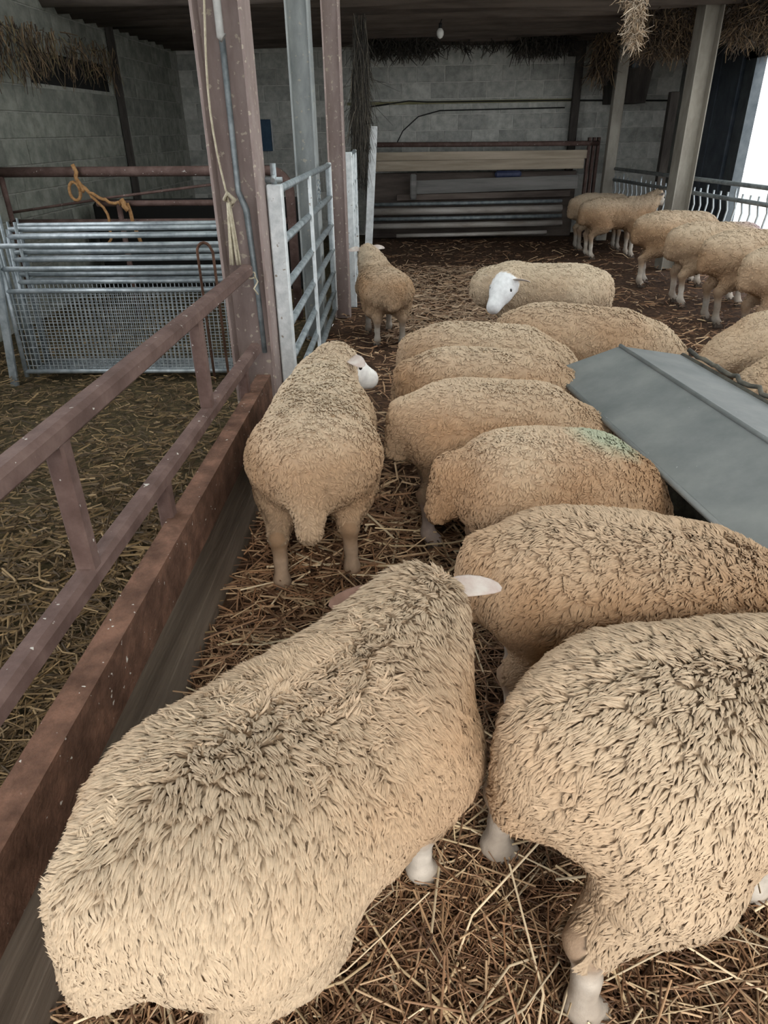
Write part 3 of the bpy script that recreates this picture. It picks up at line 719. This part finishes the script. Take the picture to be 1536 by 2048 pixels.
gate((-0.55, 6.98, 0), 1.45, 1.42, 0.1, 7, 'shorter galvanised gate beyond the slim red-brown column', radians(1.5), mids=(0.4, 0.72))
tag(MB().bar((-0.50, 8.9, 0.2), (-0.405, 9.05, 1.64), 0.09, 0.03, up=(0,1,0)).build('white_plank', M['whitepaint']), 'white painted plank leaning upright past the end of the gates', 'plank')

# ------------------------------------------------------------------ left pen: hurdles, rails, twine
def hurdle(y, x0, x1, z0, z1, lean, label, mesh=False):
    h = empty('sheep_hurdle', ((x0+x1)/2, y, 0), 0, label, 'hurdle', 'galvanised sheep hurdles stacked upright')
    w = (x1-x0)/2
    def P(x, z): return (x, lean*z, z)
    for x in (-w, w):
        MB().tube([P(x, z0 - 0.02), P(x, z1)], 0.017, 8).build('stile', M['galv'], h)
        MB().tube([P(x, z1 - 0.10), P(x, z1 + 0.05)], 0.008, 6).build('loop', M['galv_dull'], h)
    for z in (z0 + 0.02, z1 - 0.30, z1 - 0.15, z1):
        MB().tube([P(-w, z), P(0, z), P(w, z)], 0.017, 8).build('rail', M['galv'], h)
    if mesh:
        mb = MB(); za, zb = z0 + 0.02, z1 - 0.30
        n = int(2*w/0.031)
        for i in range(1, n):
            x = -w + 2*w*i/n; mb.bar(P(x, za), P(x, zb), 0.005, 0.005, up=(0,1,0), bev=0)
        m = int((zb-za)/0.042)
        for i in range(1, m):
            z = za + (zb-za)*i/m; mb.bar(P(-w, z), P(w, z), 0.005, 0.005, bev=0)
        o = mb.build('wire_mesh', M['galv'], h); o['kind'] = 'stuff'
    return h
hurdle(4.90, -2.84, -1.20, 0.05, 0.94, 0.06, 'front mesh hurdle of the galvanised stack in the side pen', True)
hurdle(4.97, -2.78, -1.16, 0.05, 0.99, 0.06, 'mesh hurdle right behind the front one of the galvanised stack', True)
hurdle(5.04, -2.80, -1.18, 0.05, 1.03, 0.06, 'middle hurdle of the galvanised stack in the side pen')
hurdle(5.11, -2.76, -1.14, 0.05, 0.98, 0.06, 'fourth hurdle of the galvanised stack counted from the mesh one')
hurdle(5.18, -2.80, -1.16, 0.05, 1.04, 0.06, 'rearmost hurdle of the galvanised stack in the side pen')
tag(MB().bar((-2.93, 4.86, -0.05), (-2.86, 4.92, 0.84), 0.055, 0.03, up=(0,1,0)).build('hurdle_upright', M['galv']), 'broad galvanised upright standing at the outer end of the hurdle stack', 'upright')
for k, (x, h) in enumerate(((-2.80, 1.16), (-2.73, 1.08), (-2.90, 1.05))):
    tag(MB().tube([(x - 0.01, 5.0 + 0.05*k, 0.0), (x, 5.02 + 0.05*k, h)], 0.012, 6).build('iron_pin', M['galv_dull']), ['tallest thin iron pin standing behind the end of the hurdle stack', 'shorter iron pin close to the tallest one by the hurdle stack', 'leaning iron pin outermost behind the hurdle stack'][k], 'pin', 'iron pins by the hurdles')
hook = [(-1.42, 4.86, 0.0), (-1.42, 4.86, 0.90)] + [(-1.37 - 0.05*cos(a), 4.86, 0.90 + 0.06*sin(a)) for a in np.linspace(0.3, 2.9, 7)] + [(-1.315, 4.86, 0.90), (-1.315, 4.86, 0.0)]
tag(MB().tube(hook, 0.010, 6).build('iron_hoop', M['rust_bare']), 'bent rusty iron hoop hooked over the hurdle stack', 'hoop')
rb = empty('pen_rails', (-2.3, 6.8, 0), 0, 'rusty brown pipe barrier with bent end behind the hurdles', 'barrier')
bend = [(-1.55, 0, 1.32), (1.05, 0, 1.30)] + [(1.05 + 0.18*sin(a), 0, 1.12 + 0.18*cos(a)) for a in np.linspace(0.25, pi/2, 6)] + [(1.23, 0, 0.0)]
MB().tube(bend, 0.042, 10).build('top_rail', M['rust'], rb)
MB().tube([(-0.55, 0, 1.05), (0.62, 0, 1.045)], 0.026, 8).build('rail', M['rust'], rb)
MB().tube([(-1.4, 0, 0.90), (1.2, 0, 0.885)], 0.026, 8).build('rail', M['rust'], rb)
for x in (-1.38, -0.35, 0.6):
    MB().tube([(x, 0, 0), (x, 0, 1.31 if x < -1 else 1.05)], 0.026, 8).build('post', M['rust'], rb)
MB().tube([(-1.40, 0.03, 0.98), (-0.4, 0.03, 1.10), (1.0, 0.03, 1.24)], 0.012, 6).build('stay_wire', M['rust'], rb)
tag(MB().box(-3.5, -1.2, 8.2, 8.6, 0, 0.95, bev=0.03).build('added_shade_box', M['void']), 'long black box added as shade behind the pipe barrier', 'box')  # added black box, stands for the shade seen through the hurdles
rp = empty('baler_twine', (-2.95, 6.74, 1.3), 0, 'orange baler twine looped and trailing from the brown pipe barrier', 'twine')
def wig(p0, p1, n, a, sag=0.0):
    p0, p1 = Vector(p0), Vector(p1)
    return [p0.lerp(p1, i/n) + Vector((a*sin(i*1.7), 0.4*a*cos(i*1.3), a*cos(i*2.1) - sag*4*(i/n)*(1-i/n))) for i in range(n+1)]
MB().tube([(0.05*cos(a) - 0.05, -0.01, -0.14 + 0.075*sin(a)) for a in np.linspace(0, 6.28, 14)], 0.015, 6).build('loop', M['rope'], rp)
MB().tube(wig((-0.02, -0.02, 0.06), (0.03, -0.02, -0.16), 6, 0.015), 0.018, 6).build('knot', M['rope'], rp)
MB().tube(wig((0.02, -0.02, -0.10), (0.36, -0.02, -0.25), 10, 0.012, 0.03), 0.015, 6).build('strand', M['rope'], rp)
MB().tube(wig((0.05, -0.02, -0.12), (0.20, -0.02, -0.30), 6, 0.012) + wig((0.21, -0.02, -0.34), (0.20, -0.02, -0.56), 6, 0.008) + [Vector((0.15, -0.02, -0.60))], 0.013, 6).build('strand', M['rope'], rp)
MB().tube(wig((0.36, -0.02, -0.22), (0.40, -0.02, -0.30), 4, 0.01), 0.024, 6).build('knot', M['rope'], rp)
MB().tube(wig((0.40, 0.0, -0.25), (0.46, 0.0, -0.58), 5, 0.006), 0.018, 6).build('strand', M['rope'], rp)

# ------------------------------------------------------------------ far end stack of timber and pipes
def plank(x0, x1, y, z0, z1, m, label, t=0.05, tilt=0.0):
    return tag(MB().bar((x0, y, (z0+z1)/2), (x1, y, (z0+z1)/2 + tilt), t, z1 - z0).build('plank', m), label, 'plank', 'timber stacked along the back wall')
def pipe(x0, x1, y, z, r, m, label, tilt=0.0):
    return tag(MB().tube([(x0, y, z), ((x0+x1)/2, y, z + tilt/2 - 0.004), (x1, y, z + tilt)], r, 8).build('scrap_pipe', m), label, 'pipe', 'pipes stacked along the back wall')
pipe(-0.75, 2.95, 12.25, 1.40, 0.035, M['rust'], 'rusty pipe along the top of the timber stack at the back wall', -0.03)
plank(-0.55, 2.80, 12.30, 1.17, 1.29, M['timber'], 'upper tan plank of the timber stack at the back wall', tilt=-0.01)
plank(-0.60, 2.75, 12.26, 1.02, 1.165, M['timber'], 'wide tan plank below the upper one in the timber stack', tilt=0.0)
plank(0.05, 2.70, 12.30, 0.68, 0.88, M['timber_grey'], 'grey plank low in the stack under the dark gap', tilt=0.05)
plank(-0.2, 2.6, 12.34, 0.585, 0.675, M['timber_dark'], 'dark brown plank right above the pipes in the stack', tilt=0.03)
for k, (z, r, l) in enumerate(((0.545, 0.028, 'topmost steel pipe of the heap at the foot of the back wall'), (0.44, 0.055, 'thick pale pipe of the heap at the foot of the back wall'), (0.335, 0.03, 'thin dull pipe under the thick pale pipe'), (0.235, 0.045, 'bright pipe low in the heap by the back wall'))):
    pipe(-0.68, 2.45, 12.15 - 0.05*k, z, r, M['pipe'] if k % 2 else M['galv_dull'], l, 0.02)
pipe(-0.2, 2.2, 11.9, 0.10, 0.03, M['pipe'], 'short pipe lying on the bedding below the heap', 0.03)
tag(MB().box(-0.7, 2.7, 12.45, 12.6, 0, 0.98, bev=0.01).build('backing_board', M['timber_dark']), 'dark board standing behind the timber stack', 'board')
bkt = empty('steel_bracket', (2.88, 12.3, 0), 0, 'upright rusty steel channel holding the end of the timber stack', 'bracket')
for x in (-0.07, 0.0, 0.07): MB().box(x-0.02, x+0.02, -0.05, 0.05, 0, 1.45, bev=0.004).build('bar', M['rust'], bkt)
tag(MB().box(1.38, 1.80, 12.32, 12.42, 0.90, 1.0, bev=0.03).build('blue_sack', M['bluebag']), 'crumpled blue plastic sack stuffed in the timber stack gap', 'sack')
tag(MB().box(0.02, 0.12, 12.2, 12.26, 0.60, 0.98, bev=0.02).build('timber_prop', M['timber_grey']), 'short grey prop standing in the gap of the timber stack', 'prop')
# wall cables, sign, bulb
tag(MB().tube([(-0.65, 12.93, 1.93), (0.0, 12.93, 2.0), (0.3, 12.93, 1.98), (2.5, 12.93, 1.97), (4.2, 12.93, 1.94)], 0.012, 5).build('wall_cable', M['cable']), 'black cable running level across the block wall', 'cable')
tag(MB().tube([(-0.2, 12.3, 1.40), (-0.1, 12.6, 1.58), (0.15, 12.9, 1.78), (0.5, 12.93, 1.86), (2.5, 12.93, 1.87)], 0.009, 5).build('wall_cable', M['cable']), 'second black cable curving up from the stack onto the block wall', 'cable')
sg = empty('blue_board', (-2.42, 12.93, 1.32), 0, 'dark blue board with a bright edge strip on the back wall', 'board')
MB().box(-0.17, 0.15, -0.02, 0.02, 0, 0.46, bev=0.004).build('panel', M['bluesign'], sg)
MB().bar((0.165, -0.02, 0.0), (0.165, -0.02, 0.46), 0.02, 0.02, up=(0,1,0)).build('edge_strip', M['whitepaint'], sg)
lb = empty('light_bulb', (0.37, 10.0, 2.55), 0, 'unlit white bulb hanging on a short cable from the loft', 'bulb')
b = link_mesh('glass', ball_mesh(0.045), M['bulb'], lb); b.scale = (1, 1, 1.25); b.location = (0, 0, 0.05)
MB().tube([(0,0,0.10),(0,0,0.15)], 0.02, 8).build('socket', M['cable'], lb)
MB().tube([(0,0,0.15),(0.03,0.0,0.22),(0.06,0,0.32)], 0.006, 5).build('cable', M['cable'], lb)
# lamp box and plate on the far post
lm = empty('hopper', (3.35, 12.5, 0), 0, 'grey metal hopper hanging on the block wall behind the square post', 'hopper')
o = MB().add([(-0.25,-0.15,1.9),(0.25,-0.15,1.9),(0.25,0.465,1.9),(-0.25,0.465,1.9),(-0.32,-0.2,2.68),(0.32,-0.2,2.68),(0.32,0.465,2.68),(-0.32,0.465,2.68)], [(0,3,2,1),(4,5,6,7),(0,1,5,4),(1,2,6,5),(2,3,7,6),(3,0,4,7)]).build('body', M['column_dark'], lm)
MB().box(-0.05, 0.06, -0.22, -0.16, 2.35, 2.6, bev=0.01).build('plate', M['frame'], lm)
MB().box(-0.2, -0.1, -0.20, -0.14, 1.93, 2.02, bev=0.02).build('lamp_glass', M['bulb'], lm)

# ------------------------------------------------------------------ feed barrier on the right
fb0, fb1 = Vector((3.10, 12.2, 0)), Vector((4.02, 5.6, 0))
fb = empty('feed_barrier', tuple(fb0), 0, 'galvanised feed barrier with two rails and curved bars leading past the bright doorway', 'barrier')
dv = fb1 - fb0; n_b = 44
MB().tube([(0,0,1.03), tuple(dv + Vector((0,0,1.01)))], 0.024, 8).build('rail', M['galv_dull'], fb)
MB().tube([(0,0,0.88), tuple(dv + Vector((0,0,0.85)))], 0.024, 8).build('rail', M['galv_dull'], fb)
MB().tube([(0,0,0.25), tuple(dv + Vector((0,0,0.25)))], 0.024, 8).build('rail', M['galv_dull'], fb)
bme = MB().tube([(0.0,0,0.25), (-0.01,0.0,0.45), (0.01,0,0.62), (0.028,0,0.74), (0.0,0,0.87), (0.0,0,0.93)], 0.011, 6).mesh('bar'); bme.materials.append(M['galv'])
for i in range(n_b):
    o = bpy.data.objects.new('bar', bme); COL.objects.link(o); o.parent = fb
    o.location = tuple(dv*((i + 0.6)/n_b)); o.scale = (1, 1, 1.0 if i % 4 else 1.05)

# ------------------------------------------------------------------ hanging hay and cobweb
def strands(name, boxes, n, L, r, cols, label, seed, spread=0.25):
    """boxes: list of (x0,x1,y0,y1,z0,z1) root volumes"""
    rng = np.random.default_rng(seed); V = []; C = []
    per = n // len(boxes)
    for (x0,x1,y0,y1,z0,z1) in boxes:
        p = np.stack([rng.uniform(x0,x1,per), rng.uniform(y0,y1,per), rng.uniform(z0,z1,per)], 1)
        d = unit(np.stack([rng.normal(0,spread,per), rng.normal(0,spread,per), -np.abs(rng.normal(0.8,0.35,per))], 1))
        ln = L*rng.uniform(0.4, 1.3, per)[:,None]
        sd = unit(np.cross(d, rng.normal(size=(per,3)))); ud = np.cross(d, sd)
        m_ = p + d*ln*0.5 + rng.normal(0, 0.012, (per,3)); e = p + d*ln + rng.normal(0, 0.03, (per,3))
        rr = r*rng.uniform(0.6, 1.4, per)[:,None]
        for q, k in ((p, 1.0), (m_, 0.9), (e, 0.5)):
            V += [q + sd*rr*k, q - sd*rr*k*0.5 + ud*rr*k*0.85, q - sd*rr*k*0.5 - ud*rr*k*0.85]
        c = np.array(cols)[rng.integers(0, len(cols), per)]*rng.uniform(0.7, 1.25, (per,1)); C.append(c)
    V = [np.concatenate([V[b*9+i] for b in range(len(boxes))]) for i in range(9)]
    C = np.concatenate(C); nn = len(C)
    VV = np.stack(V, 1).reshape(-1, 3)
    fb_ = np.array([(0,1,4),(0,4,3),(1,2,5),(1,5,4),(2,0,3),(2,3,5),(3,4,7),(3,7,6),(4,5,8),(4,8,7),(5,3,6),(5,6,8)])
    FF = ((np.arange(nn)*9)[:,None,None] + fb_).reshape(-1,3)
    o = link_mesh(name, np_mesh(name, VV, FF, True, np.repeat(C, 9, 0)), M['straw'])
    return tag(o, label, 'hay', kind='stuff')
HB = [(0.17,0.115,0.07), (0.26,0.18,0.105), (0.09,0.068,0.048), (0.06,0.045,0.035)]
HG = [(0.06,0.055,0.045), (0.09,0.08,0.065), (0.04,0.035,0.03)]
HP = [(0.58,0.46,0.34), (0.44,0.32,0.21), (0.70,0.58,0.45)]
strands('hanging_hay', [(2.02,2.28,8.2,8.32,2.62,2.88), (2.12,2.26,8.2,8.3,2.42,2.65), (2.16,2.24,8.2,8.28,2.30,2.45)], 700, 0.09, 0.005, HP, 'pale wisp of hay hanging from the loft edge', 1, 0.7)
strands('hanging_hay', [(2.5,3.4,9.5,10.2,2.5,2.8), (2.7,3.3,9.6,10.2,2.35,2.6)], 1700, 0.18, 0.005, HB, 'brown hay hanging from the loft beside the pale column', 2, 0.7)
strands('hanging_hay', [(3.5,4.2,8.9,9.6,2.5,2.8), (3.5,4.2,8.9,9.5,2.4,2.6)], 1500, 0.18, 0.005, HB, 'brown hay hanging from the loft over the doorway side', 3, 0.7)
strands('hanging_hay', [(-0.8,2.5,12.3,12.8,2.68,2.86), (-0.6,0.4,11.8,12.6,2.6,2.8), (1.6,2.4,12.2,12.8,2.62,2.8)], 1800, 0.16, 0.008, HG, 'grey dusty cobweb and hay fringe along the back of the loft', 4, 0.6)
strands('hanging_hay', [(2.62,2.85,11.6,11.9,2.3,2.75)], 500, 0.25, 0.007, HB, 'small tan hay tuft by the thin dark post', 5, 0.4)
strands('dusty_cobweb', [(-0.60,-0.46,8.95,9.12,1.6,2.7), (-0.64,-0.50,8.95,9.12,1.35,2.2)], 2200, 0.42, 0.0035, HG + [(0.15,0.13,0.10)], 'tall grey column of dusty cobweb and ivy hanging beyond the gates', 6, 0.05)
strands('hay_wisps', [(XL+0.10,XL+0.15,7.7,9.9,2.25,2.55), (XL+0.10,XL+0.15,6.6,7.9,2.15,2.55)], 500, 0.20, 0.006, HB + [(0.22,0.17,0.09)], 'hay wisps poking from the dark slot in the left wall', 7, 0.14)

# ------------------------------------------------------------------ straw bedding
def straw(name, n, region, dmax, cols, label, seed, lmin, lmax, r, dmin=0.45, zmax=0.05, power=1.0):
    rng = np.random.default_rng(seed); keep = []
    tot = 0
    while tot < n:
        d = dmin*(dmax/dmin)**rng.random(n*2); a = rng.uniform(-1.3, 1.3, n*2)
        x = d*np.sin(a); y = d*np.cos(a)
        ok = (x > region[0]) & (x < region[1]) & (y > region[2]) & (y < region[3])
        keep.append(np.stack([x[ok], y[ok], d[ok]], 1)); tot += ok.sum()
    q = np.concatenate(keep)[:n]
    p = np.stack([q[:,0], q[:,1], rng.uniform(0.0, zmax, n)], 1)
    az = rng.uniform(0, 2*pi, n); el = rng.normal(0, 0.16, n)
    d = np.stack([np.cos(az)*np.cos(el), np.sin(az)*np.cos(el), np.sin(el)], 1)
    ln = ((lmin + (lmax-lmin)*rng.random(n)**2.0)*np.clip(2.6/q[:,2], 0.55, 1.0))[:,None]
    bend = np.stack([-np.sin(az), np.cos(az), rng.normal(0,0.4,n)], 1)*rng.normal(0, 0.13, n)[:,None]
    a_ = p - d*ln*0.5 + bend*ln; b_ = p; c_ = p + d*ln*0.5 + bend*ln*rng.uniform(-0.3,1,n)[:,None]
    for e in (a_, b_, c_): e[:,2] = np.maximum(e[:,2], -0.005)
    sd = unit(np.cross(d, np.array((0,0,1.0)))); ud = np.cross(sd, d)
    rr = (r*rng.uniform(0.5, 1.5, n)*np.clip(q[:,2]/1.7, 0.8, 1.7))[:,None]
    VV = np.stack([e + (sd*cos(t) + ud*sin(t))*rr for e in (a_, b_, c_) for t in (-0.3, 1.57, 3.44)], 1).reshape(-1,3)
    fb_ = np.array([(0,1,4),(0,4,3),(1,2,5),(1,5,4),(3,4,7),(3,7,6),(4,5,8),(4,8,7)])
    FF = ((np.arange(n)*9)[:,None,None] + fb_).reshape(-1,3)
    C = np.array(cols)[rng.integers(0, len(cols), n)]*rng.uniform(0.55, 1.2, (n,1))
    o = link_mesh(name, np_mesh(name, VV, FF, True, np.repeat(C, 9, 0)), M['straw'])
    return tag(o, label, 'straw', kind='stuff')
ST = [(0.47,0.30,0.17), (0.62,0.44,0.27), (0.31,0.17,0.09), (0.18,0.095,0.05), (0.36,0.21,0.12), (0.13,0.068,0.037)]
SG = [(0.17,0.112,0.05), (0.24,0.165,0.08), (0.10,0.065,0.03), (0.07,0.045,0.02)]
straw('straw_bedding', 40000, (-0.69, 3.6, 0.1, 12.0), 12.0, ST, 'loose golden straw bedding over the sheep pen floor', 21, 0.05, 0.36, 0.0023)
straw('straw_stalks', 900, (-0.6, 1.2, 0.2, 3.0), 3.0, [(0.80,0.66,0.45), (0.70,0.54,0.33)], 'long pale straw stalks lying on top of the bedding', 23, 0.15, 0.5, 0.0030, zmax=0.07)
straw('straw_patch', 3500, (-0.2, 1.6, 5.9, 9.5), 9.5, [(0.42,0.29,0.19), (0.52,0.38,0.26), (0.30,0.19,0.12)], 'paler fresh straw strewn on the bedding before the back wall', 24, 0.08, 0.4, 0.0026, dmin=5.9, zmax=0.06)
straw('hay_litter', 22000, (-3.55, -0.80, 0.1, 9.0), 9.0, SG, 'old greenish hay littering the side pen floor', 22, 0.05, 0.24, 0.0022)
